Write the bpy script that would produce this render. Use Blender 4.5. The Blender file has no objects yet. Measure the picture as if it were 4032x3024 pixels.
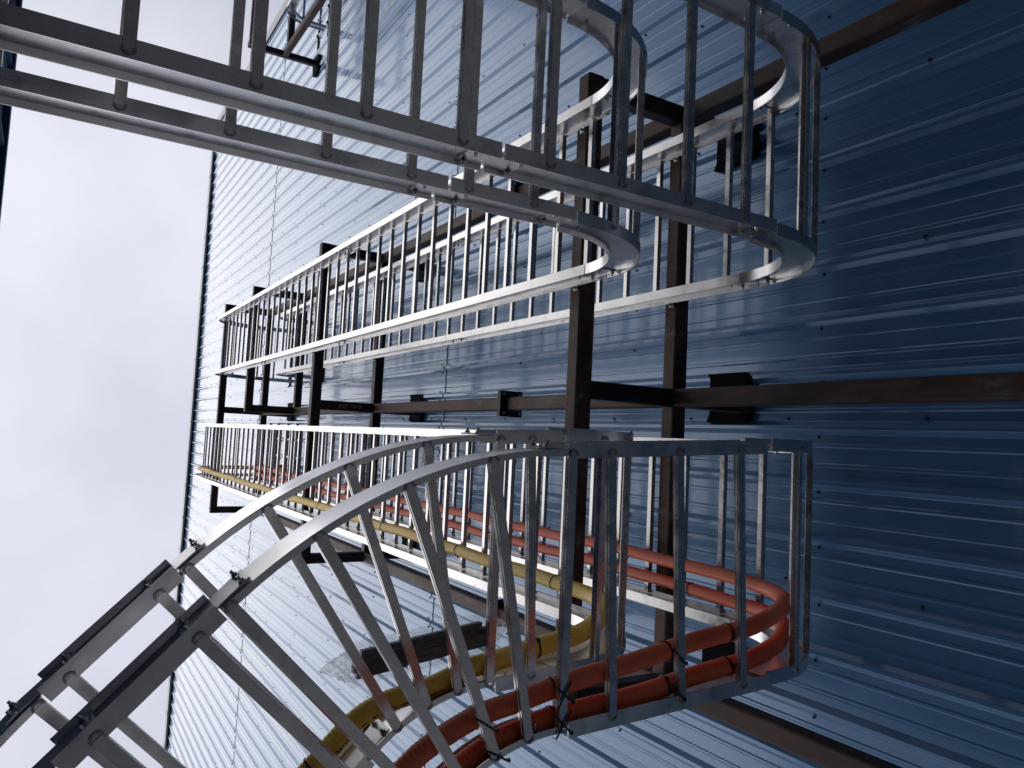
import bpy, math, random
from mathutils import Vector, Matrix
random.seed(7)
C = bpy.context.scene
COL = C.collection
# ------------------------------------------------------------------ camera
cam_d = bpy.data.cameras.new('camera'); cam = bpy.data.objects.new('camera', cam_d); COL.objects.link(cam)
R = Matrix(((0.049042, 0.85444285, -0.51722558), (-0.99593385, 0.08101419, 0.03940138), (0.07556884, 0.51319014, 0.85494166)))
M3 = R.transposed() @ Matrix(((1, 0, 0), (0, -1, 0), (0, 0, -1)))
cam.matrix_world = M3.to_4x4()
cam_d.sensor_width = 36.0; cam_d.lens = 3037.54/4032*36; cam_d.clip_start = 0.02; cam_d.clip_end = 500
C.camera = cam
# ------------------------------------------------------------------ sky, sun, exposure
w = bpy.data.worlds.new('World'); C.world = w; w.use_nodes = True
nt = w.node_tree; nt.nodes.clear()
SUN_EL, SUN_ROT = 66, 184
out = nt.nodes.new('ShaderNodeOutputWorld'); bg = nt.nodes.new('ShaderNodeBackground')
sky = nt.nodes.new('ShaderNodeTexSky'); sky.sky_type = 'NISHITA'; sky.sun_disc = False
sky.sun_elevation = math.radians(SUN_EL); sky.sun_rotation = math.radians(SUN_ROT); sky.dust_density = 3; sky.air_density = 1.0
tc = nt.nodes.new('ShaderNodeTexCoord'); nz = nt.nodes.new('ShaderNodeTexNoise')
nz.inputs['Scale'].default_value = 2.6; nz.inputs['Detail'].default_value = 5; nz.inputs['Roughness'].default_value = .55
cr = nt.nodes.new('ShaderNodeValToRGB')
cr.color_ramp.elements[0].position = .3; cr.color_ramp.elements[0].color = (6.1, 6.25, 7.3, 1)
cr.color_ramp.elements[1].position = .72; cr.color_ramp.elements[1].color = (8.3, 8.4, 9.4, 1)
mx = nt.nodes.new('ShaderNodeMix'); mx.data_type = 'RGBA'; mx.inputs[0].default_value = .9
nt.links.new(tc.outputs['Generated'], nz.inputs['Vector']); nt.links.new(nz.outputs['Fac'], cr.inputs['Fac'])
nt.links.new(sky.outputs['Color'], mx.inputs[6]); nt.links.new(cr.outputs['Color'], mx.inputs[7])
sx_ = nt.nodes.new('ShaderNodeSeparateXYZ'); nt.links.new(tc.outputs['Generated'], sx_.inputs[0])
er = nt.nodes.new('ShaderNodeValToRGB'); er.color_ramp.interpolation = 'EASE'
E_ = er.color_ramp.elements; E_.new(.5); E_.new(.5)
for k_, (p_, v_) in enumerate(((.0, .52), (.60, .60), (.84, .80), (.97, .97))): E_[k_].position = p_; E_[k_].color = (v_, v_, v_, 1)
nt.links.new(sx_.outputs['Z'], er.inputs['Fac'])
ml = nt.nodes.new('ShaderNodeMix'); ml.data_type = 'RGBA'; ml.blend_type = 'MULTIPLY'; ml.inputs[0].default_value = 1
nt.links.new(mx.outputs[2], ml.inputs[6]); nt.links.new(er.outputs['Color'], ml.inputs[7])
nt.links.new(ml.outputs[2], bg.inputs['Color']); bg.inputs['Strength'].default_value = .1
nt.links.new(bg.outputs[0], out.inputs['Surface'])
sd = bpy.data.lights.new('sun', 'SUN'); sun = bpy.data.objects.new('sun', sd); COL.objects.link(sun)
sd.energy = .8; sd.angle = math.radians(64); sd.color = (1, .96, .9)
el, az = math.radians(SUN_EL), math.radians(SUN_ROT)      # rotation is clockwise from +Y
dirv = Vector((math.sin(az)*math.cos(el), math.cos(az)*math.cos(el), math.sin(el)))
sun.rotation_euler = dirv.to_track_quat('Z', 'Y').to_euler()
C.view_settings.view_transform = 'Standard'; C.view_settings.look = 'None'; C.view_settings.exposure = 0.2; C.view_settings.gamma = 1
C.cycles.max_bounces = 8; C.cycles.transparent_max_bounces = 12

# ------------------------------------------------------------------ materials
def mat(name, col, rough=.5, metal=0., spec=.5, coat=0.):
    m = bpy.data.materials.new(name); m.use_nodes = True
    b = m.node_tree.nodes['Principled BSDF']
    b.inputs['Base Color'].default_value = (*col, 1); b.inputs['Roughness'].default_value = rough
    b.inputs['Metallic'].default_value = metal; b.inputs['Specular IOR Level'].default_value = spec
    b.inputs['Coat Weight'].default_value = coat; b.inputs['Coat Roughness'].default_value = .08
    return m
def nodes(m): return m.node_tree, m.node_tree.nodes['Principled BSDF']
def noise_col(m, stops, scale, detail=6, rough=.6, stretch=(1, 1, 1), rr=None, bump=0, lac=2.):
    t, b = nodes(m)
    tcn = t.nodes.new('ShaderNodeTexCoord'); mp = t.nodes.new('ShaderNodeMapping'); mp.inputs['Scale'].default_value = stretch
    n = t.nodes.new('ShaderNodeTexNoise'); n.inputs['Scale'].default_value = scale; n.inputs['Detail'].default_value = detail
    n.inputs['Roughness'].default_value = rough
    t.links.new(tcn.outputs['Object'], mp.inputs['Vector']); t.links.new(mp.outputs['Vector'], n.inputs['Vector'])
    r = t.nodes.new('ShaderNodeValToRGB'); e = r.color_ramp.elements
    while len(e) < len(stops): e.new(.5)
    for k, (p, c) in enumerate(stops): e[k].position = p; e[k].color = (*c, 1)
    t.links.new(n.outputs['Fac'], r.inputs['Fac']); t.links.new(r.outputs['Color'], b.inputs['Base Color'])
    if rr:
        q = t.nodes.new('ShaderNodeMapRange'); q.inputs['From Min'].default_value = .3; q.inputs['From Max'].default_value = .7
        q.inputs['To Min'].default_value = rr[0]; q.inputs['To Max'].default_value = rr[1]
        t.links.new(n.outputs['Fac'], q.inputs['Value']); t.links.new(q.outputs['Result'], b.inputs['Roughness'])
    if bump:
        bn = t.nodes.new('ShaderNodeBump'); bn.inputs['Strength'].default_value = bump; bn.inputs['Distance'].default_value = .004
        t.links.new(n.outputs['Fac'], bn.inputs['Height']); t.links.new(bn.outputs['Normal'], b.inputs['Normal'])
    return n
M = {}
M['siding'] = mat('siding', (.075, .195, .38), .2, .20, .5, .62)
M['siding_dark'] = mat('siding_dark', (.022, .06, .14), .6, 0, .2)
M['trim'] = mat('trim', (.34, .38, .40), .4, .3)
M['trim_pale'] = mat('trim_pale', (.62, .62, .60), .5, .1)
M['alu'] = mat('alu', (.7, .7, .7), .36, .9); noise_col(M['alu'], [(.24, (.34, .34, .34)), (.37, (.60, .60, .60)), (.5, (.74, .735, .73)), (.7, (.82, .81, .80))], 9, 7, .65, (1, 1, 1), (.24, .46))
M['alu_fit'] = mat('alu_fit', (.60, .60, .60), .3, .92); noise_col(M['alu_fit'], [(.25, (.42, .42, .42)), (.37, (.66, .66, .66)), (.65, (.78, .775, .77))], 4, 5, .5, (1, 1, 1), (.2, .36))
M['alu_rung'] = mat('alu_rung', (.5, .49, .48), .3, .92); noise_col(M['alu_rung'], [(.3, (.52, .51, .505)), (.65, (.72, .71, .70))], 14, 6, .6, (1, 1, 1), (.18, .34))
M['weld'] = mat('weld', (.38, .375, .37), .45, .85)
M['rust'] = mat('rust', (.1, .05, .04), .62, .25)
noise_col(M['rust'], [(.30, (.020, .012, .011)), (.45, (.048, .026, .021)), (.56, (.095, .046, .034)), (.60, (.085, .075, .075)), (.70, (.22, .205, .20))], 6.5, 10, .72, (1, 1, .35), (.45, .75), .25)
M['steel_dark'] = mat('steel_dark', (.05, .035, .03), .55, .35)
noise_col(M['steel_dark'], [(.35, (.012, .010, .012)), (.55, (.030, .020, .018)), (.72, (.07, .042, .03))], 3.5, 8, .65, (1, 1, 1), (.4, .7), .15)
M['bolt'] = mat('bolt', (.55, .58, .56), .22, 1.)
M['screw'] = mat('screw', (.03, .045, .07), .4, .4)
M['black'] = mat('black', (.006, .006, .008), .9, 0, .08)
M['bar'] = mat('bar', (.012, .012, .014), .35)
M['tie'] = mat('tie', (.01, .01, .012), .35)
M['yellow'] = mat('yellow', (.55, .36, .06), .42); noise_col(M['yellow'], [(.3, (.86, .54, .06)), (.7, (.95, .68, .12))], 5, 5, .5)
M['orange'] = mat('orange', (.55, .10, .05), .40); noise_col(M['orange'], [(.3, (.78, .11, .04)), (.7, (.90, .21, .09))], 4, 5, .5)
M['chalk'] = mat('chalk', (.30, .24, .17), .9)
M['wood'] = mat('wood', (.55, .42, .30), .85); noise_col(M['wood'], [(.3, (.40, .29, .19)), (.7, (.66, .53, .40))], 20, 6, .6, (1, 1, 1), None, .6)
M['ink'] = mat('ink', (.03, .02, .01), .6)
M['ground'] = mat('ground', (.10, .095, .09), .95); noise_col(M['ground'], [(.3, (.25, .25, .245)), (.7, (.38, .38, .37))], 30, 8, .7)
# clear wrinkled plastic
mp_ = bpy.data.materials.new('plastic_film'); mp_.use_nodes = True; t_ = mp_.node_tree; b_ = t_.nodes['Principled BSDF']
b_.inputs['Base Color'].default_value = (.82, .83, .82, 1); b_.inputs['Roughness'].default_value = .16; b_.inputs['Specular IOR Level'].default_value = .8
tr_ = t_.nodes.new('ShaderNodeBsdfTransparent'); ms_ = t_.nodes.new('ShaderNodeMixShader'); ms_.inputs[0].default_value = .24
t_.links.new(tr_.outputs[0], ms_.inputs[1]); t_.links.new(b_.outputs[0], ms_.inputs[2]); t_.links.new(ms_.outputs[0], t_.nodes['Material Output'].inputs[0])
nn_ = t_.nodes.new('ShaderNodeTexNoise'); nn_.inputs['Scale'].default_value = 11; nn_.inputs['Detail'].default_value = 2
bb_ = t_.nodes.new('ShaderNodeBump'); bb_.inputs['Strength'].default_value = .5; bb_.inputs['Distance'].default_value = .006
t_.links.new(nn_.outputs['Fac'], bb_.inputs['Height']); t_.links.new(bb_.outputs['Normal'], b_.inputs['Normal'])
fr_ = t_.nodes.new('ShaderNodeMapRange'); fr_.inputs['From Min'].default_value = .42; fr_.inputs['From Max'].default_value = .66; fr_.inputs['To Min'].default_value = .10; fr_.inputs['To Max'].default_value = .20
t_.links.new(nn_.outputs['Fac'], fr_.inputs['Value']); t_.links.new(fr_.outputs['Result'], ms_.inputs[0])
M['film'] = mp_
fe_ = mp_.copy(); fe_.name = 'film_end'; M['film_end'] = fe_
for q_ in list(fe_.node_tree.nodes):
    if q_.type == 'MAP_RANGE': q_.inputs['To Min'].default_value = .16; q_.inputs['To Max'].default_value = .46
    if q_.type == 'BSDF_PRINCIPLED': 
        q_.inputs['Base Color'].default_value = (.92, .92, .92, 1); nt_ = fe_.node_tree; tl_ = nt_.nodes.new('ShaderNodeBsdfTranslucent'); tl_.inputs['Color'].default_value = (.92, .93, .94, 1)
        mq_ = nt_.nodes.new('ShaderNodeMixShader'); mq_.inputs[0].default_value = .6; tgt_ = q_.outputs[0].links[0].to_socket
        nt_.links.new(q_.outputs[0], mq_.inputs[1]); nt_.links.new(tl_.outputs[0], mq_.inputs[2]); nt_.links.new(mq_.outputs[0], tgt_)
# siding: faint roll-forming waviness and dusty streaks down the sheets
t, b = nodes(M['siding'])
tcn = t.nodes.new('ShaderNodeTexCoord'); mp = t.nodes.new('ShaderNodeMapping'); mp.inputs['Scale'].default_value = (2.2, 1, .55)
n = t.nodes.new('ShaderNodeTexNoise'); n.inputs['Scale'].default_value = 1.6; n.inputs['Detail'].default_value = 3; n.inputs['Roughness'].default_value = .45
bn = t.nodes.new('ShaderNodeBump'); bn.inputs['Strength'].default_value = .24; bn.inputs['Distance'].default_value = .02
t.links.new(tcn.outputs['Object'], mp.inputs['Vector']); t.links.new(mp.outputs['Vector'], n.inputs['Vector'])
t.links.new(n.outputs['Fac'], bn.inputs['Height']); t.links.new(bn.outputs['Normal'], b.inputs['Normal'])
mp2 = t.nodes.new('ShaderNodeMapping'); mp2.inputs['Scale'].default_value = (9, 1, .4); n2 = t.nodes.new('ShaderNodeTexNoise'); n2.inputs['Scale'].default_value = 2; n2.inputs['Detail'].default_value = 6
rg = t.nodes.new('ShaderNodeMapRange'); rg.inputs['To Min'].default_value = .18; rg.inputs['To Max'].default_value = .34
t.links.new(tcn.outputs['Object'], mp2.inputs['Vector']); t.links.new(mp2.outputs['Vector'], n2.inputs['Vector'])
t.links.new(n2.outputs['Fac'], rg.inputs['Value']); t.links.new(rg.outputs['Result'], b.inputs['Roughness'])

# ------------------------------------------------------------------ helpers
def mesh(name, V, F, m, parent=None, smooth=False, mi=None):
    me = bpy.data.meshes.new(name); me.from_pydata([tuple(v) for v in V], [], F); me.validate(); me.update()
    for k in (m if isinstance(m, (list, tuple)) else [m]): me.materials.append(k)
    if mi:
        for p, k in zip(me.polygons, mi): p.material_index = k
    if smooth:
        for p in me.polygons: p.use_smooth = True
    o = bpy.data.objects.new(name, me); COL.objects.link(o)
    if parent: o.parent = parent
    return o
def thing(name, label, cat, group=None, loc=(0, 0, 0)):
    o = bpy.data.objects.new(name, None); COL.objects.link(o); o.empty_display_size = .1
    o['label'] = label; o['category'] = cat
    if group: o['group'] = group
    return o
def tag(o, label, cat, group=None):
    o['label'] = label; o['category'] = cat
    if group: o['group'] = group
    return o
class MB:
    def __init__(s): s.V = []; s.F = []; s.mi = []
    def add(s, V, F, k=0):
        n = len(s.V); s.V += [Vector(v) for v in V]; s.F += [[i+n for i in f] for f in F]; s.mi += [k]*len(F)
    def box(s, x0, x1, y0, y1, z0, z1, k=0):
        V = [(x, y, z) for x in (x0, x1) for y in (y0, y1) for z in (z0, z1)]
        s.add(V, [(0, 1, 3, 2), (4, 6, 7, 5), (0, 4, 5, 1), (2, 3, 7, 6), (0, 2, 6, 4), (1, 5, 7, 3)], k)
    def obox(s, c, A, B, D, a, b_, d, k=0):       # oriented box, half sizes a,b,d
        V = [c + A*(i*a) + B*(j*b_) + D*(l*d) for i in (-1, 1) for j in (-1, 1) for l in (-1, 1)]
        s.add(V, [(0, 1, 3, 2), (4, 6, 7, 5), (0, 4, 5, 1), (2, 3, 7, 6), (0, 2, 6, 4), (1, 5, 7, 3)], k)
    def prism(s, ring0, ring1, k=0, caps=True):
        n = len(ring0); V = list(ring0)+list(ring1)
        F = [(i, (i+1) % n, n+(i+1) % n, n+i) for i in range(n)]
        if caps: F += [tuple(range(n-1, -1, -1)), tuple(range(n, 2*n))]
        s.add(V, F, k)
    def cyl(s, p, ax, r, h, n=6, k=0, r2=None):
        ax = ax.normalized(); u = ax.orthogonal().normalized(); v = ax.cross(u); r2 = r if r2 is None else r2
        s.prism([p+(u*math.cos(2*math.pi*i/n)+v*math.sin(2*math.pi*i/n))*r for i in range(n)],
                [p+ax*h+(u*math.cos(2*math.pi*i/n)+v*math.sin(2*math.pi*i/n))*r2 for i in range(n)], k)
    def build(s, name, m, parent=None, smooth=False): return mesh(name, s.V, s.F, m, parent, smooth, s.mi)
X_, Y_, Z_ = Vector((1, 0, 0)), Vector((0, 1, 0)), Vector((0, 0, 1))

# ------------------------------------------------------------------ ground
g = MB(); g.box(-80, 80, -80, 80, -1.9, -1.6); go = g.build('ground', M['ground']); go['kind'] = 'structure'

# ------------------------------------------------------------------ main building
PITCH, XR = .3048, .166
WY = 3.70
def rib_profile(x0, x1, y=WY, off=0.):
    pts = [(x0, y+off)]
    k0 = math.floor((x0-XR)/PITCH)-1; k = k0
    while XR+k*PITCH-.2 < x1:
        c = XR+k*PITCH
        for dx, h in ((-.040, 0), (-.0365, .0015), (-.0125, .0285), (-.010, .030), (.010, .030), (.0125, .0285), (.0365, .0015), (.040, 0), (.084, 0), (.092, .005), (.104, .005), (.112, 0), (.193, 0), (.201, .005), (.213, .005), (.221, 0)):
            x = c+dx
            if x0 < x < x1: pts.append((x, y-h+off))
        k += 1
    pts.append((x1, y+off)); return pts
def siding(name, x0, x1, z0, z1, off, m, parent, y=WY, sign=1, lip=False):
    P = rib_profile(x0, x1, 0, 0); P = [(x, y+sign*(yy+off)) for x, yy in P]
    V = [(x, yy, z0) for x, yy in P] + [(x, yy, z1) for x, yy in P]
    n = len(P); F = [(i, i+1, n+i+1, n+i) for i in range(n-1)]
    if lip:                                  # folded lower edge of the overlapping sheet
        V += [(x, yy+sign*.006, z0) for x, yy in P]; F += [(2*n+i, 2*n+i+1, i+1, i) for i in range(n-1)]
    return mesh(name, V, F, m, parent)
XW0, XW1, ZTOP = -14.0, 8.98, 23.95
bld = thing('metal_building', 'tall blue-grey ribbed metal building wall with rusty brackets in front', 'building')
siding('siding_panel', XW0, XW1, -1.6, 7.62, 0, M['siding'], bld)
siding('siding_panel', XW0, XW1, 7.56, 16.08, -.007, M['siding'], bld, lip=True)
siding('siding_panel', XW0, XW1, 16.02, ZTOP, -.014, M['siding'], bld, lip=True)
# core behind the sheets keeps light out
g = MB(); g.box(XW0, XW1-.02, 3.76, 14, -1.6, ZTOP-.01); g.build('wall_core', M['siding_dark'], bld)
# eave: dark closure under a pressed trim with small joints
g = MB(); g.box(XW0, XW1+.03, 3.64, 3.76, ZTOP-.02, ZTOP+.05); g.box(XW0, XW1+.03, 3.60, 3.645, ZTOP-.05, ZTOP+.24)
x = XW0+.4
while x < XW1:
    g.box(x, x+.05, 3.59, 3.605, ZTOP-.06, ZTOP+.25); x += PITCH*3
g.build('eave_trim', M['trim'], bld)
g = MB(); g.box(XW0, XW1, 3.645, 3.70, ZTOP-.07, ZTOP-.022); g.build('eave_closure', M['black'], bld)
g = MB(); g.box(XW1-.06, XW1+.16, 3.64, 3.655, -1.6, ZTOP+.2); g.box(XW1+.145, XW1+.16, 3.655, 4.2, -1.6, ZTOP+.2)
g.build('corner_trim', M['trim_pale'], bld)
# fastening screws: two beside each rib on the girt lines, one on each lap between
g = MB()
def screw(x, z, off=0):
    g.cyl(Vector((x, WY-off, z)), Vector((0, -1, 0)), .0105, .002, 8); g.cyl(Vector((x, WY-off-.002, z)), Vector((0, -1, 0)), .0062, .008, 6)
girts = [2.80+1.62*i for i in range(0, 14)]
k = math.floor((-11-XR)/PITCH)
while XR+k*PITCH < XW1-.1:
    c = XR+k*PITCH
    for z in girts:
        if z < ZTOP-.2:
            of = 0 if z < 7.6 else .007 if z < 16.05 else .014
            screw(c-.05+random.uniform(-.004, .004), z+random.uniform(-.012, .012), of)
    if k % 3 == 0:
        z = 2.2
        while z < ZTOP-.3:
            of = 0 if z < 7.6 else .007 if z < 16.05 else .014
            screw(c+.052, z+random.uniform(-.01, .01), of); z += .81
    for z in (7.66, 16.12): screw(c+.045, z, .014)
    k += 1
so = g.build('screw', M['screw'], bld); so['kind'] = 'stuff'
# sealed slots where the trays enter the wall
def jag(x0, x1, z, th=.045):
    P = rib_profile(x0, x1, WY, -.026)
    V = [(x, y, z) for x, y in P]+[(x, y, z+th) for x, y in P]+[(x, y+.03, z) for x, y in P]+[(x, y+.03, z+th) for x, y in P]
    n = len(P); F = []
    for i in range(n-1):
        F += [(i, i+1, n+i+1, n+i), (2*n+i, 2*n+i+1, i+1, i), (n+i, n+i+1, 3*n+i+1, 3*n+i)]
    mesh('slot_seal', V, F, M['black'], bld)
for x0, x1, z in ((.78, 1.86, 13.25), (.78, 1.86, 11.92), (-.93, .15, 14.42), (-.93, .15, 13.16), (6.9, 8.0, 12.95)):
    jag(x0, x1, z); jag(x0, x1, z+.58)

# opposite building
ob = thing('metal_building', 'dark navy ribbed building edge at the far left beyond the trays', 'building')
OY, OZ, OX0 = -.45, 6.80, -2.8
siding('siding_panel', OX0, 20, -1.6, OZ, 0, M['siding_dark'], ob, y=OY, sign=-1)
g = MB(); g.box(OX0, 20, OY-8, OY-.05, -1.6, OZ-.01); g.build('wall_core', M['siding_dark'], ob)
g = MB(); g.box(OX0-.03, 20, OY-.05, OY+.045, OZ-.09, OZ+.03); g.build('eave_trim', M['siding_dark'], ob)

# ------------------------------------------------------------------ steel support frame
A4 = .1016
def tube(g, p0, p1, a=A4, c=.012):      # rounded square tube between opposite corners of its envelope, axis-aligned
    d = [abs(p1[i]-p0[i]) for i in range(3)]; ax = d.index(max(d)); o = [i for i in range(3) if i != ax]
    lo = [min(p0[i], p1[i]) for i in range(3)]; hi = [max(p0[i], p1[i]) for i in range(3)]
    u0, u1, v0, v1 = lo[o[0]], hi[o[0]], lo[o[1]], hi[o[1]]; q = c*.3
    prof = [(u0+c, v0), (u1-c, v0), (u1-q, v0+q), (u1, v0+c), (u1, v1-c), (u1-q, v1-q), (u1-c, v1), (u0+c, v1), (u0+q, v1-q), (u0, v1-c), (u0, v0+c), (u0+q, v0+q)]
    def P(u, v, w_):
        r = [0, 0, 0]; r[ax] = w_; r[o[0]] = u; r[o[1]] = v; return Vector(r)
    g.prism([P(u, v, lo[ax]) for u, v in prof], [P(u, v, hi[ax]) for u, v in prof])
YF, YR = 2.353, 3.03
XC = [(1.908, 'r'), (.247, 'm'), (-1.350, 'l')]
frame = thing('support_frame', 'rusty square tube frame of three posts and cross beams carrying the trays', 'steel frame', 'rusty tray support frames')
def part(fn, name, m, parent):
    g = MB(); fn(g); return g.build(name, m, parent)
for xc, _ in XC:
    co = part(lambda g: tube(g, (xc, YR, -1.6), (xc+A4, YR+A4, 13.12)), 'column', M['rust'], frame)
    g = MB(); cx, cy = xc+A4/2, YR+A4/2
    for dz in (0, .022): g.box(cx-.1, cx+.1, cy-.1, cy+.1, 5.13+dz, 5.13+dz+.0195)
    pl = g.build('splice_plate', M['steel_dark'], co)
    for sx in (-1, 1):
        for sy in (-1, 1):
            g = MB(); g.cyl(Vector((cx+sx*.072, cy+sy*.072, 5.13)), -Z_, .013, .011); g.build('bolt', M['bolt'], co)
beamZ = [(3.266, -1.350, (0, 1, 2)), (7.95, -1.350, (0, 1, 2)), (11.06, .247, (0, 1)), (13.02, -1.350, (0, 1, 2))]
for z, xlo, cols in beamZ:
    part(lambda g: tube(g, (xlo, YF, z), (XC[0][0]+A4, YF+A4, z+A4)), 'cross_beam', M['steel_dark'] if z > 4 else M['rust'], frame)
    # rear beam is butted between the posts
    xs = [XC[i][0] for i in cols]
    for i in range(len(xs)-1):
        part(lambda g: tube(g, (xs[i+1]+A4, YR+.002, z), (xs[i], YR+A4-.002, z+A4)), 'rear_beam', M['steel_dark'] if z > 4 else M['rust'], frame)
    for x in xs:
        part(lambda g: tube(g, (x+.0005, YF+A4, z+.001), (x+A4-.0005, YR, z+A4-.001)), 'arm', M['steel_dark'], frame)
for z in (3.266, 8.05, 13.42):
    for xc, _ in XC:
        if z > 13 and xc != .247: continue
        part(lambda g: tube(g, (xc+.001, YR+A4, z), (xc+A4-.001, 3.69, z+A4)), 'wall_stub', M['steel_dark'], frame)
        g = MB(); x0, x1, z0, z1 = xc-.055, xc+.255 if xc == .247 else xc+.2, z+.01, z+.35; cc = .035
        pr = [(x0, z0+.03), (x0+cc, z0), (x1-cc*.6, z0+.012), (x1, z0+cc), (x1, z1), (x1-cc, z1-.02), (x0+cc*1.4, z1-.02), (x0, z1+.005)]
        g.prism([Vector((a, 3.648, c_)) for a, c_ in pr], [Vector((a, 3.72, c_)) for a, c_ in pr]); g.build('wall_plate', M['black'], frame)
def text(body, size, mw, m, parent, name='chalk_writing'):
    cu = bpy.data.curves.new(name, 'FONT'); cu.body = body; cu.size = size; cu.extrude = .0004; cu.align_x = 'CENTER'; cu.align_y = 'CENTER'; cu.shear = .25
    o = bpy.data.objects.new('tmp', cu); COL.objects.link(o)
    dg = bpy.context.evaluated_depsgraph_get(); me = bpy.data.meshes.new_from_object(o.evaluated_get(dg)); bpy.data.objects.remove(o)
    me.transform(mw); me.materials.clear(); me.materials.append(m); me.name = name
    q = bpy.data.objects.new(name, me); COL.objects.link(q); q.parent = parent; return q
def tmw(p, right, up):
    n_ = right.cross(up); return Matrix(((right.x, up.x, n_.x, p.x), (right.y, up.y, n_.y, p.y), (right.z, up.z, n_.z, p.z), (0, 0, 0, 1)))
text('4x4x .250', .065, tmw(Vector((.30, 2.78, 7.9495)), -Y_, -X_), M['chalk'], frame)
text('O', .06, tmw(Vector((1.96, 2.75, 11.0595)), -Y_, -X_), M['chalk'], frame)

# far frame at the upper edge of the picture
fr2 = thing('support_frame', 'far rusty tube frame high up by the building corner, top edge of the photo', 'steel frame', 'rusty tray support frames')
part(lambda g: tube(g, (6.54, YR, -1.6), (6.54+A4, YR+A4, 13.16)), 'column', M['rust'], fr2)
part(lambda g: tube(g, (6.54, YF+A4, 13.37), (6.54+A4, 3.66, 13.37+A4)), 'arm', M['steel_dark'], fr2)
part(lambda g: tube(g, (6.54, YR, 13.16), (6.54+A4, YR+A4, 13.37)), 'column_cap', M['rust'], fr2)
part(lambda g: tube(g, (6.54+A4, YR, 13.05), (9.4, YR+A4, 13.05+A4)), 'rear_beam', M['steel_dark'], fr2)
part(lambda g: tube(g, (6.28, YF, 12.75), (9.4, YF+A4, 12.75+A4)), 'cross_beam', M['steel_dark'], fr2)
g = MB(); pr = [(6.42, 13.5), (6.47, 13.36), (6.72, 13.32), (6.78, 13.4), (6.78, 13.62), (6.7, 13.7), (6.45, 13.66)]
g.prism([Vector((a, 3.648, c_)) for a, c_ in pr], [Vector((a, 3.72, c_)) for a, c_ in pr]); g.build('wall_plate', M['black'], fr2)

# ------------------------------------------------------------------ cable trays
H, HW, RB = .14, .455, .68
def seg_line(p, T, N, B, L, n=2): return [(p+T*(L*i/(n-1)), T.copy(), N.copy(), B.copy()) for i in range(n)]
def rot(v, ax, a): return Matrix.Rotation(a, 3, ax) @ v
def seg_arc(p, T, N, B, c, ax, a, n):
    r = []
    for i in range(n):
        th = a*i/(n-1); r.append((c+rot(p-c, ax, th), rot(T, ax, th), rot(N, ax, th), rot(B, ax, th)))
    return r
I_SEC = [(-.025, 0), (.025, 0), (.025, .005), (.004, .008), (.004, H-.008), (.025, H-.005), (.025, H), (-.025, H), (-.025, H-.005), (-.004, H-.008), (-.004, .008), (-.025, .005)]
def C_SEC(s): # web on the outer side s, short flanges inward
    P = [(.004, 0), (.004, H), (-.016, H), (-.016, H-.004), (0, H-.004), (0, .004), (-.016, .004), (-.016, 0)]
    return [(s*a, b_) for a, b_ in (P if s > 0 else P[::-1])]
def sweep(frames, sec, b0, cut0=0., cut1=0.):
    fr = [list(f) for f in frames]
    fr[0] = list(fr[0]); fr[0][0] = fr[0][0]+fr[0][1]*cut0; fr[-1][0] = fr[-1][0]-fr[-1][1]*cut1
    n = len(sec); V = []; F = []
    for p, T, N, B in fr: V += [p+B*(b0+a)+N*c for a, c in sec]
    for i in range(len(fr)-1):
        for j in range(n):
            k = (j+1) % n; F.append((i*n+j, (i+1)*n+j, (i+1)*n+k, i*n+k))
    F += [tuple(range(n)), tuple(range(len(fr)*n-1, (len(fr)-1)*n-1, -1))]
    return V, F
def frame_at(segs, si, fr):
    s = segs[si]; x = fr*(len(s)-1); i = min(int(x), len(s)-2); f = x-i
    a, b_ = s[i], s[i+1]; return [a[k].lerp(b_[k], f) if k == 0 else a[k].lerp(b_[k], f).normalized() for k in range(4)]
RW, RT = .0155, .026     # rung half width along the tray, depth
def rung_mesh():
    g = MB(); L = HW-.036
    for s in (0,):
        pr = [(-RW+.001, 0), (RW-.001, 0), (RW, .001), (RW, .007), (RW-.004, .0085), (RW-.004, .0125), (RW, .014), (RW, RT-.001), (RW-.001, RT), (-RW+.001, RT), (-RW, RT-.001), (-RW, .014), (-RW+.004, .0125), (-RW+.004, .0085), (-RW, .007), (-RW, .001)]
        g.prism([Vector((-L, a, c)) for a, c in pr], [Vector((L, a, c)) for a, c in pr])
    for s in (-1, 1):   # weld beads
        for i in range(9):
            th = math.pi*(i/8-.5)
            c = Vector((s*(L+.001+.011*math.cos(th)), .0135*math.sin(th)*1.05, .0015)); g.cyl(c+Vector((0, 0, -.004)), Z_, .0040, .007, 6, 1)
    me = bpy.data.meshes.new('rung'); me.from_pydata([tuple(v) for v in g.V], [], g.F); me.materials.append(M['alu_rung']); me.materials.append(M['weld'])
    for p, k in zip(me.polygons, g.mi): p.material_index = k
    return me
RM = rung_mesh()
def bolt_mesh():
    g = MB(); g.cyl(Vector((0, 0, 0)), Z_, .0115, .002, 12); g.cyl(Vector((0, 0, .002)), Z_, .0085, .007, 6); g.cyl(Vector((0, 0, .009)), Z_, .0045, .010, 8)
    me = bpy.data.meshes.new('bolt'); me.from_pydata([tuple(v) for v in g.V], [], g.F); me.materials.append(M['bolt']); return me
BM = bolt_mesh()
def place(me, name, parent, p, xa, ya, za):
    o = bpy.data.objects.new(name, me); COL.objects.link(o); o.parent = parent
    o.matrix_local = Matrix(((xa.x, ya.x, za.x, p.x), (xa.y, ya.y, za.y, p.y), (xa.z, ya.z, za.z, p.z), (0, 0, 0, 1))); return o
def add_rung(par, f, first=[1]):
    p, T, N, B = f; place(RM, 'rung', par, p-N*.003, B, N.cross(B), N)
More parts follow.
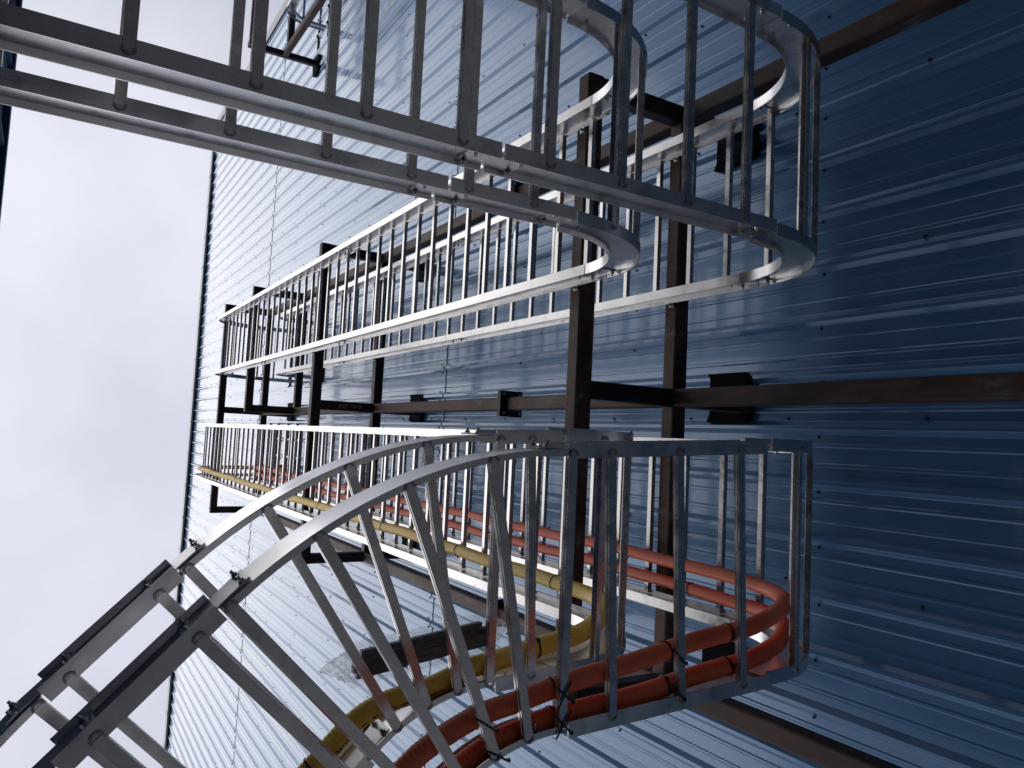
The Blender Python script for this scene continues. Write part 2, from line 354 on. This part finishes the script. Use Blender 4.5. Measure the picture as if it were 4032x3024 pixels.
def joint(par, f, sides, L=.10, face=1):
    p, T, N, B = f
    for s, dirn in sides:                     # s: rail side, dirn: which face of the web carries the plate
        b0 = s*(HW-.025)+dirn*.0072
        g = MB(); g.obox(p+B*b0+N*(H/2), T, B, N, L, .003, .052)
        pl = g.build('splice_plate', M['alu_fit'], par)
        for q in (-.08, -.035, .035, .08):
            for h_ in (.030, .110) if abs(q) > .05 else ():
                z = B*dirn; place(BM, 'bolt', pl, p+T*q+B*(b0+dirn*.003)+N*h_, T, z.cross(T), z)
def clamp(par, f, s, side):
    p, T, N, B = f; g = MB(); c = p+B*(s*(HW-.025)+side*.034)
    g.obox(c-N*.001+N*.008, T, B, N, .018, .014, .002); g.obox(c+B*(side*.013)-N*.010, T, B, N, .018, .002, .018); g.obox(c+B*(side*.022)-N*.028, T, B, N, .018, .011, .002)
    o = g.build('clamp', M['alu_fit'], par); z = N; place(BM, 'bolt', o, c+N*.010, T, z.cross(T), z)

def make_tray(label, cx, yb, zc, r_in, ytop, ztop, joints, runs, group, rungs=True, spl=-1, first_z=None):
    t = thing('cable_tray', label, 'cable tray', group)
    segs = []; kinds = []
    # from the wall out
    c_y = yb+r_in if ytop is None else ytop
    N, T, B = Z_.copy(), -Y_, X_.copy()
    p = Vector((cx, 3.64, ztop+r_in))
    L = 3.64-c_y
    if L > .03: segs.append(seg_line(p, T, N, B, L)); kinds.append('I'); p = segs[-1][-1][0]
    segs.append(seg_arc(p, T, N, B, p-N*r_in, X_, math.pi/2, 14)); kinds.append('E')
    p, T, N, B = segs[-1][-1]
    cuts = [z for z in joints if zc is not None]+[zc if zc is not None else -1.6]
    for z in sorted(cuts, reverse=True):
        segs.append(seg_line(p, T, N, B, p.z-z)); kinds.append('V'); p, T, N, B = segs[-1][-1]
    if zc is not None:
        segs.append(seg_arc(p, T, N, B, p+N*RB, -X_, math.pi/2, 26)); kinds.append('E')
        for r in runs:
            p, T, N, B = segs[-1][-1]
            if r[0] == 'L':
                if len(r) > 2: T, B = rot(T, Z_, -math.radians(r[2])), rot(B, Z_, -math.radians(r[2]))
                if len(r) > 3: p = p+B*r[3]
                segs.append(seg_line(p, T, N, B, r[1])); kinds.append('I')
            else:
                if kinds[-2] == 'E': T, B = -Y_, X_.copy()
                segs.append(seg_arc(p, T, N, B, p-B*1.025, -Z_, math.radians(45), 22)); kinds.append('C')
    for i, (s, k) in enumerate(zip(segs, kinds)):
        for sd_ in (-1, 1):
            sec = I_SEC if k != 'C' else C_SEC(sd_)
            V, F = sweep(s, sec, sd_*(HW-.025), (.006 if k == 'I' and kinds[i-1] == 'I' else .003) if i else 0, .006 if k == 'I' and i+1 < len(kinds) and kinds[i+1] == 'I' else .003)
            o = mesh('side_rail', V, F, M['alu_fit'] if k in 'EC' else M['alu'], t)
            if k in 'EC':
                for pl in o.data.polygons: pl.use_smooth = True
                o.data.set_sharp_from_angle(angle=math.radians(30))
        if i and not (kinds[i] == 'E' and i < 2):
            f = s[0]; hor = abs(f[1].z) < .5
            joint(t, f, [(-1, spl if not (k == 'C' or kinds[i-1] == 'C') else 1), (1, spl if not (k == 'C' or kinds[i-1] == 'C') else 1)])
    return t, segs, kinds
def rungs_on(t, seg, s0, step, end=0.):
    # by arc length
    L = [0]
    for a, b_ in zip(seg, seg[1:]): L.append(L[-1]+(b_[0]-a[0]).length)
    s = s0
    while s < L[-1]-end:
        i = max(k for k in range(len(L)) if L[k] <= s); i = min(i, len(seg)-2)
        f = (s-L[i])/(L[i+1]-L[i]); a, b_ = seg[i], seg[i+1]
        add_rung(t, (a[0].lerp(b_[0], f), a[1].lerp(b_[1], f).normalized(), a[2].lerp(b_[2], f).normalized(), a[3].lerp(b_[3], f).normalized()))
        s += step
def rungs_vert(t, cx, yb, ztop, zbot, z0, step=.2745):
    z = z0
    while z < ztop:
        if z > zbot: add_rung(t, (Vector((cx, yb, z)), -Z_, -Y_, X_))
        z += step
def rungs_y(t, cx, zb, ys):
    for y in ys: add_rung(t, (Vector((cx, y, zb)), -Y_, Z_, X_))
def arc_rungs(t, seg, fr):
    for f in fr:
        x = f*(len(seg)-1); i = min(int(x), len(seg)-2); q = x-i; a, b_ = seg[i], seg[i+1]
        add_rung(t, (a[0].lerp(b_[0], q), a[1].lerp(b_[1], q).normalized(), a[2].lerp(b_[2], q).normalized(), a[3].lerp(b_[3], q).normalized()))
G = 'aluminium ladder cable trays'
def idx0(k): return [i for i, x in enumerate(k) if x == 'E'][1]
R1X, R2X = 1.298, -.39
ZA, ZB = 1.986, 2.36
YBF, YBR = YF-.003, YR-.003
t1, s1, k1 = make_tray('empty front ladder tray of the upper pair, its level run the higher one', R1X, YBF, ZB+RB, .6, None, 12.70, [7.0, 10.05], [('L', YBF-RB-1.127, 0, .012), ('L', 1.127+.44)], G)
t2, s2, k2 = make_tray('empty rear ladder tray of the upper pair, its level run lowest and nearest the camera', R1X, YBR, ZA+RB, .3, None, 11.65, [5.95, 9.0], [('L', YBR-RB-1.123, 0, .012), ('L', 1.123+.44)], G)
t3, s3, k3 = make_tray('ladder tray holding the yellow corrugated conduit, front one of the lower pair', R2X, YBF, ZB+RB, .6, None, 13.85, [7.0, 10.05], [('L', YBF-RB-1.385, 2.9, -.008), ('C',), ('L', .43), ('C',), ('L', 2.2)], G)
t4, s4, k4 = make_tray('ladder tray holding the two orange conduits, rear one of the lower pair', R2X, YBR, ZA+RB, .3, None, 12.90, [5.95, 9.0], [('L', YBR-RB-1.43, 2.9, -.010), ('C',), ('L', .45), ('C',), ('L', 2.2)], G)
t5, s5, k5 = make_tray('small distant ladder tray curving into the wall near the building corner', 7.50, YBR, 3.0, .3, None, 12.65, [], [], G)
for t, cx, yb, zc, zt in ((t1, R1X, YBF, ZB+RB, 12.7), (t2, R1X, YBR, ZA+RB, 11.65), (t3, R2X, YBF, ZB+RB, 13.85), (t4, R2X, YBR, ZA+RB, 12.9), (t5, 7.5, YBR, 3.0, 12.65)):
    z0 = {t1: 3.20, t2: 2.88, t3: 3.30, t4: 2.86}.get(t, 3.1)
    rungs_vert(t, cx, yb, zt-.03, zc+.02, z0)
for t, s, k in ((t1, s1, k1), (t2, s2, k2), (t3, s3, k3), (t4, s4, k4), (t5, s5, k5)):
    e = [i for i, q in enumerate(k) if q == 'E']
    arc_rungs(t, s[e[0]], (.1, .45, .8) if t in (t1, t3) else (.2, .75))
    if k[0] == 'I': rungs_on(t, s[0], .12, .27)
    if t is not t5: arc_rungs(t, s[e[1]], (.06, .31, .56, .81))
rungs_y(t1, R1X, ZB, [1.475, 1.204, .985, .692, .399, .106, -.187])
rungs_y(t2, R1X, ZA, [2.18, 1.882, 1.583, 1.295, .984, .686, .39, .097, -.20])
rungs_on(t3, s3[idx0(k3)+1], YBF-RB-1.535, .5)
rungs_on(t4, s4[idx0(k4)+1], YBR-RB-2.202, .298)
for t, s, k in ((t3, s3, k3), (t4, s4, k4)):
    c_ = [i for i, q in enumerate(k) if q == 'C']
    arc_rungs(t, s[c_[0]], (.0, .255, .50, .745, .98)); arc_rungs(t, s[c_[1]], (.02, .255, .50, .745, .98))
    rungs_on(t, s[c_[0]+1], .075, .285, .05); rungs_on(t, s[-1], .12, .2745)
for t, cx, yb, zs in ((t1, R1X, YBF, (3.30, 7.98, 13.0)), (t2, R1X, YBR, (3.30, 7.98, 11.09)), (t3, R2X, YBF, (3.30, 7.98)), (t4, R2X, YBR, (3.30, 7.98))):
    for z in zs:
        if z == 13.0: continue
        f = (Vector((cx, yb, z)), -Z_, -Y_, X_); clamp(t, f, 1, -1); clamp(t, f, -1, -1)

# ------------------------------------------------------------------ conduits
def path_pts(segs, knots, nn, step=.0036):
    # knots: list of (segment, fraction, b, n); linear-smooth interpolation in arc length
    fr = []; s = 0; last = None; keys = []
    for si, sg in enumerate(segs):
        L = sum((b_[0]-a[0]).length for a, b_ in zip(sg, sg[1:])); m = max(2, int(L/.02))
        for i in range(m+1):
            if i == m and si < len(segs)-1: continue
            f = frame_at(segs, si, i/m)
            if last is not None: s += (f[0]-last).length
            last = f[0].copy(); fr.append((s, f)); keys.append((si, i/m, s))
    def s_of(si, q): return min(keys, key=lambda k: abs(k[0]-si)*100+abs(k[1]-q))[2]
    K = sorted((s_of(a, q), b_, n_) for a, q, b_, n_ in knots)
    P = []
    for s, f in fr:
        if s <= K[0][0]: b_, n_ = K[0][1:]
        elif s >= K[-1][0]: b_, n_ = K[-1][1:]
        else:
            i = max(i for i in range(len(K)-1) if K[i][0] <= s); u = (s-K[i][0])/max(1e-6, K[i+1][0]-K[i][0]); u = u*u*(3-2*u)
            b_ = K[i][1]*(1-u)+K[i+1][1]*u; n_ = K[i][2]*(1-u)+K[i+1][2]*u
        b_ += .004*math.sin(s*3.1+nn)+.003*math.sin(s*7.3+nn*2)
        P.append(f[0]+f[3]*b_+f[2]*n_)
    # smooth
    for _ in range(14): P = [P[0]]+[(P[i-1]+P[i]*2+P[i+1])/4 for i in range(1, len(P)-1)]+[P[-1]]
    # resample
    out_ = [P[0]]; acc = 0; i = 0; cur = P[0].copy(); i = 1
    while i < len(P):
        d = (P[i]-cur).length
        if d >= step: cur = cur+(P[i]-cur)*(step/d); out_.append(cur.copy())
        else:
            step_left = step-d; nxt = P[i]; i += 1
            while i < len(P) and (P[i]-nxt).length < step_left: step_left -= (P[i]-nxt).length; nxt = P[i]; i += 1
            if i < len(P): cur = nxt+(P[i]-nxt).normalized()*step_left; out_.append(cur.copy())
    return out_
def conduit(P, r, m, label, group, amp=.0017, ns=20):
    V = []; F = []; T = (P[1]-P[0]).normalized(); U = T.orthogonal().normalized()
    for i, p in enumerate(P):
        T = (P[min(i+1, len(P)-1)]-P[max(i-1, 0)]).normalized(); U = (U-T*U.dot(T)).normalized(); W = T.cross(U)
        rr = r-amp*(0, .5, 1, .5)[i % 4]
        V += [p+(U*math.cos(2*math.pi*j/ns)+W*math.sin(2*math.pi*j/ns))*rr for j in range(ns)]
    for i in range(len(P)-1):
        for j in range(ns): F.append((i*ns+j, i*ns+(j+1) % ns, (i+1)*ns+(j+1) % ns, (i+1)*ns+j))
    o = mesh('corrugated_conduit', V, F, m, None, True); tag(o, label, 'conduit', group); return o
def idx(k, q, n): return [i for i, x in enumerate(k) if x == q][n]
E3, C3, E4, C4 = idx(k3, 'E', 1), idx(k3, 'C', 0), idx(k4, 'E', 1), idx(k4, 'C', 0)
yel = path_pts(s3, [(0, 0, -.30, .065), (E3-1, .6, -.30, .065), (E3, .5, -.305, .095), (E3+1, .1, -.345, .075), (C3, .02, -.375, .065), (C3, .35, -.400, .065), (C3, .98, -.335, .065), (C3+2, .5, -.30, .065)], 1)
oA = path_pts(s4, [(0, 0, -.205, .062), (E4-1, .7, -.207, .062), (E4, .5, -.215, .10), (E4+1, .15, -.25, .062), (E4+1, .8, -.292, .062), (C4, .25, -.327, .062), (C4, .55, -.312, .062), (C4, .95, -.288, .062), (C4+2, .5, -.26, .062)], 2)
oB = path_pts(s4, [(0, 0, -.315, .062), (E4-1, .7, -.318, .062), (E4, .5, -.33, .10), (E4+1, .15, -.37, .062), (E4+1, .8, -.395, .062), (C4, .3, -.418, .062), (C4, .7, -.415, .062), (C4+2, .5, -.36, .062)], 3)
cy = conduit(yel, .0365, M['yellow'], 'yellow corrugated conduit bending through the front tray', None)
ca = conduit(oA, .033, M['orange'], 'orange corrugated conduit, inner of the two, farther from the side rail', 'orange conduits')
cb = conduit(oB, .033, M['orange'], 'orange corrugated conduit lying against the tray side rail', 'orange conduits')

def near_i(P, test): return min(range(len(P)), key=lambda i: test(P[i]))
def tie_mesh(P, i, r, seed, tail=.03):
    rnd = random.Random(seed); p = P[i]; T = (P[i+4]-P[i-4]).normalized()
    T = (T+Vector((rnd.uniform(-.12, .12), rnd.uniform(-.12, .12), rnd.uniform(-.12, .12)))).normalized()
    U = T.orthogonal().normalized(); W = T.cross(U); g = MB(); n = 28; hw = .0032
    V = []; F = []
    for j in range(n):
        a = 2*math.pi*j/n; d = U*math.cos(a)+W*math.sin(a)
        for rr, tt in ((r+.0005, -hw), (r+.0028, -hw), (r+.0028, hw), (r+.0005, hw)): V.append(p+d*rr+T*tt)
    for j in range(n):
        k = (j+1) % n
        for q in range(4): F.append((4*j+q, 4*k+q, 4*k+(q+1) % 4, 4*j+(q+1) % 4))
    g.add(V, F); th = rnd.uniform(0, 6.28); d = U*math.cos(th)+W*math.sin(th); tg = -U*math.sin(th)+W*math.cos(th)
    g.obox(p+d*(r+.004), T, d, tg, .005, .004, .006)
    return g, (p+d*(r+.005), tg, T, d)
tie_n = [0]
def tie(P, i, r, label, big=None):
    if i < 4 or i > len(P)-5: return
    tie_n[0] += 1
    g, (q, tg, T, d) = tie_mesh(P, i, r, tie_n[0])
    if big:   # strap crossed round the rung as well, with a loose tail
        c, B, Tt, N = big[:4]
        for sx in ((1, -1) if big[4] > 1 else (1,)):
            a = c+Tt*(.030*sx)-N*.006+B*.036; b_ = c-Tt*(.030*sx)-N*.006-B*.036; dd = (b_-a).normalized()
            g.obox((a+b_)/2-N*(.001+.0015*sx), dd, dd.cross(N), N, (b_-a).length/2, .0030, .0010)
            e = b_+N*.018; g.obox((b_+e)/2, N, dd.cross(N), dd, .010, .0030, .0010)
        g.obox(c-Tt*.030-B*.030-N*.006, B, Tt, N, .0045, .003, .003)
    o = g.build('cable_tie', M['tie']); tag(o, label, 'cable tie', 'black cable ties on the conduits'); return o
# vertical runs: ties every metre or so
words = ['lowest', 'second', 'third', 'fourth', 'fifth', 'sixth', 'seventh', 'eighth', 'ninth', 'tenth']
for P, r, nm, zs in ((yel, .0365, 'yellow', (3.25, 4.35, 5.6, 7.2, 9.0, 10.9, 12.6, 13.6)), (oA, .033, 'inner orange', (3.05, 3.75, 4.95, 6.6, 8.4, 10.6, 12.5)), (oB, .033, 'outer orange', (3.0, 3.72, 4.9, 6.55, 8.5, 10.5, 12.4))):
    for q, z in enumerate(zs): tie(P, near_i(P, lambda v: abs(v.z-z)+(10 if v.y > 3.05 or v.y < 2.1 else 0)), r, 'black cable tie round the %s conduit, %s one up the vertical run' % (nm, words[q]))
# on the level runs, tied to rungs
def big_of(P, i, zb, r):
    p = P[i]; T = (P[i+2]-P[i-2]); T.z = 0; T.normalize(); return (Vector((p.x, p.y, zb-.003)), Vector((-T.y, T.x, 0)), T, Z_)
for P, r, nm, zb, ys in ((oA, .033, 'inner orange', ZA, ((2.20, 0, 'beside the end of the big bend'), (1.90, 1, 'at the rung over the straight rail'), (1.43, 2, 'crossed where the tray starts to curve'), (1.16, 1, 'at the first rung of the curve'), (.62, 0, 'farther round the curve'))),
                        (oB, .033, 'outer orange', ZA, ((2.20, 0, 'beside the end of the big bend'), (1.90, 1, 'at the rung over the straight rail'), (1.43, 2, 'crossed where the tray starts to curve'), (1.20, 1, 'at the first rung of the curve'), (.70, 0, 'farther round the curve'))),
                        (yel, .0365, 'yellow', ZB, ((1.62, 0, 'just after its tight bend'), (.80, 0, 'out on the curve')))):
    for y, bigf, wh in ys:
        i = near_i(P, lambda v: abs(v.y-y)+(10 if v.z > zb+.4 else 0)); tie(P, i, r, 'black cable tie round the %s conduit, %s' % (nm, wh), (*big_of(P, i, zb, r), bigf) if bigf else None)
# printed marks on the underside of the yellow conduit
g = MB(); i0 = near_i(yel, lambda v: abs(v.y-1.30)+(10 if v.z > 3 else 0)); i = i0
while i < min(len(yel)-6, i0+310):
    p = yel[i]; T = (yel[i+2]-yel[i-2]).normalized(); d = (-Z_*.93+Vector((T.y, -T.x, 0))*.36).normalized(); W = T.cross(d)
    if random.random() < .72:
        g.obox(p+d*.0362, T, W, d, random.uniform(.002, .0045), random.uniform(.002, .005), .0006)
    i += 3
g.build('printed_mark', M['ink'], cy)['kind'] = 'stuff'

# ------------------------------------------------------------------ wrapped bundle lying on the yellow tray
bun = thing('wrapped_bundle', 'bundle of black bars in torn clear plastic lying on the rungs beside the yellow conduit', 'parcel')
P0, P1 = Vector((-.735, .90, ZB+.02)), Vector((-.665, 1.42, ZB+.02)); T = (P1-P0).normalized(); W = Vector((T.y, -T.x, 0)); Lb = (P1-P0).length
for q, (o_, h_, l0, l1) in enumerate(((-.034, .012, .02, .93), (-.012, .012, 0, .97), (.010, .012, .03, .95), (.032, .012, .06, .9), (-.024, .036, .04, .9), (.0, .036, .02, .95), (.024, .036, .08, .88))):
    g = MB(); g.obox(P0+T*(Lb*(l0+l1)/2)+W*o_+Z_*(h_+.012), T, W, Z_, Lb*(l1-l0)/2, .0098, .0105); g.build('black_bar', M['bar'], bun)
g = MB(); n, m_ = 26, 18; V = []; F = []; rnd = random.Random(3)
for i in range(n+1):
    f = i/n*1.03-.015; e = 1
    for j in range(m_):
        a = 2*math.pi*j/m_; rx = .070*e+rnd.uniform(-.003, .004); rz = .042*e+rnd.uniform(-.002, .003)
        V.append(P0+T*(Lb*f)+W*(math.cos(a)*rx-.006)+Z_*(.044+math.sin(a)*rz))
for i in range(n):
    for j in range(m_): F.append((i*m_+j, i*m_+(j+1) % m_, (i+1)*m_+(j+1) % m_, (i+1)*m_+j))
g.add(V, F); g.build('plastic_wrap', M['film'], bun, True)
for base, dr, w0, ln in ((P0, -T, .060, .115), (P1, T, .056, .075)):     # crumpled, tapering ends of the film
    g = MB(); V = []; F = []; nu, nv = 11, 16
    for i in range(nu):
        f = i/(nu-1); e = (1-f)**.8*.85+.15*(1-f)
        for j in range(nv):
            a = 2*math.pi*j/nv; cr_ = 1+rnd.uniform(-.28, .28)*min(1, f*3)
            V.append(base+dr*(ln*f+rnd.uniform(-.006, .006)-.012)+W*(math.cos(a)*w0*e*cr_-.006+f*.012)+Z_*(.042+math.sin(a)*.042*e*cr_-.012*f))
    for i in range(nu-1):
        for j in range(nv): F.append((i*nv+j, i*nv+(j+1) % nv, (i+1)*nv+(j+1) % nv, (i+1)*nv+j))
    g.add(V, F); g.build('film_end', M['film_end'], bun)
# scrap of timber on the side rail at the bottom edge
g = MB(); cw = Vector((-.985, 1.15, ZA-.012)); rnd = random.Random(5); V = []; F = []
nn1, mm1 = 9, 10; dT = Vector((-.55, -.83, 0)).normalized(); dW = Vector((.83, -.55, 0)).normalized()
for i in range(nn1):
    f = i/(nn1-1)
    for j in range(mm1):
        a = 2*math.pi*j/mm1; r_ = (.7+.3*math.sin(math.pi*min(1, f*1.4)))*(1+rnd.uniform(-.08, .08))
        V.append(cw+dT*(f*.16-.02)+dW*(.026*r_*math.cos(a))+Z_*(.016*r_*math.sin(a)-.004))
F = [(i*mm1+j, i*mm1+(j+1) % mm1, (i+1)*mm1+(j+1) % mm1, (i+1)*mm1+j) for i in range(nn1-1) for j in range(mm1)]+[tuple(range(mm1))[::-1], tuple(range((nn1-1)*mm1, nn1*mm1))]
g.add(V, F); o = g.build('timber_scrap', M['wood'], None, True); tag(o, 'rough tan scrap of timber stuck under the lower side rail by the orange conduits', 'wood scrap')
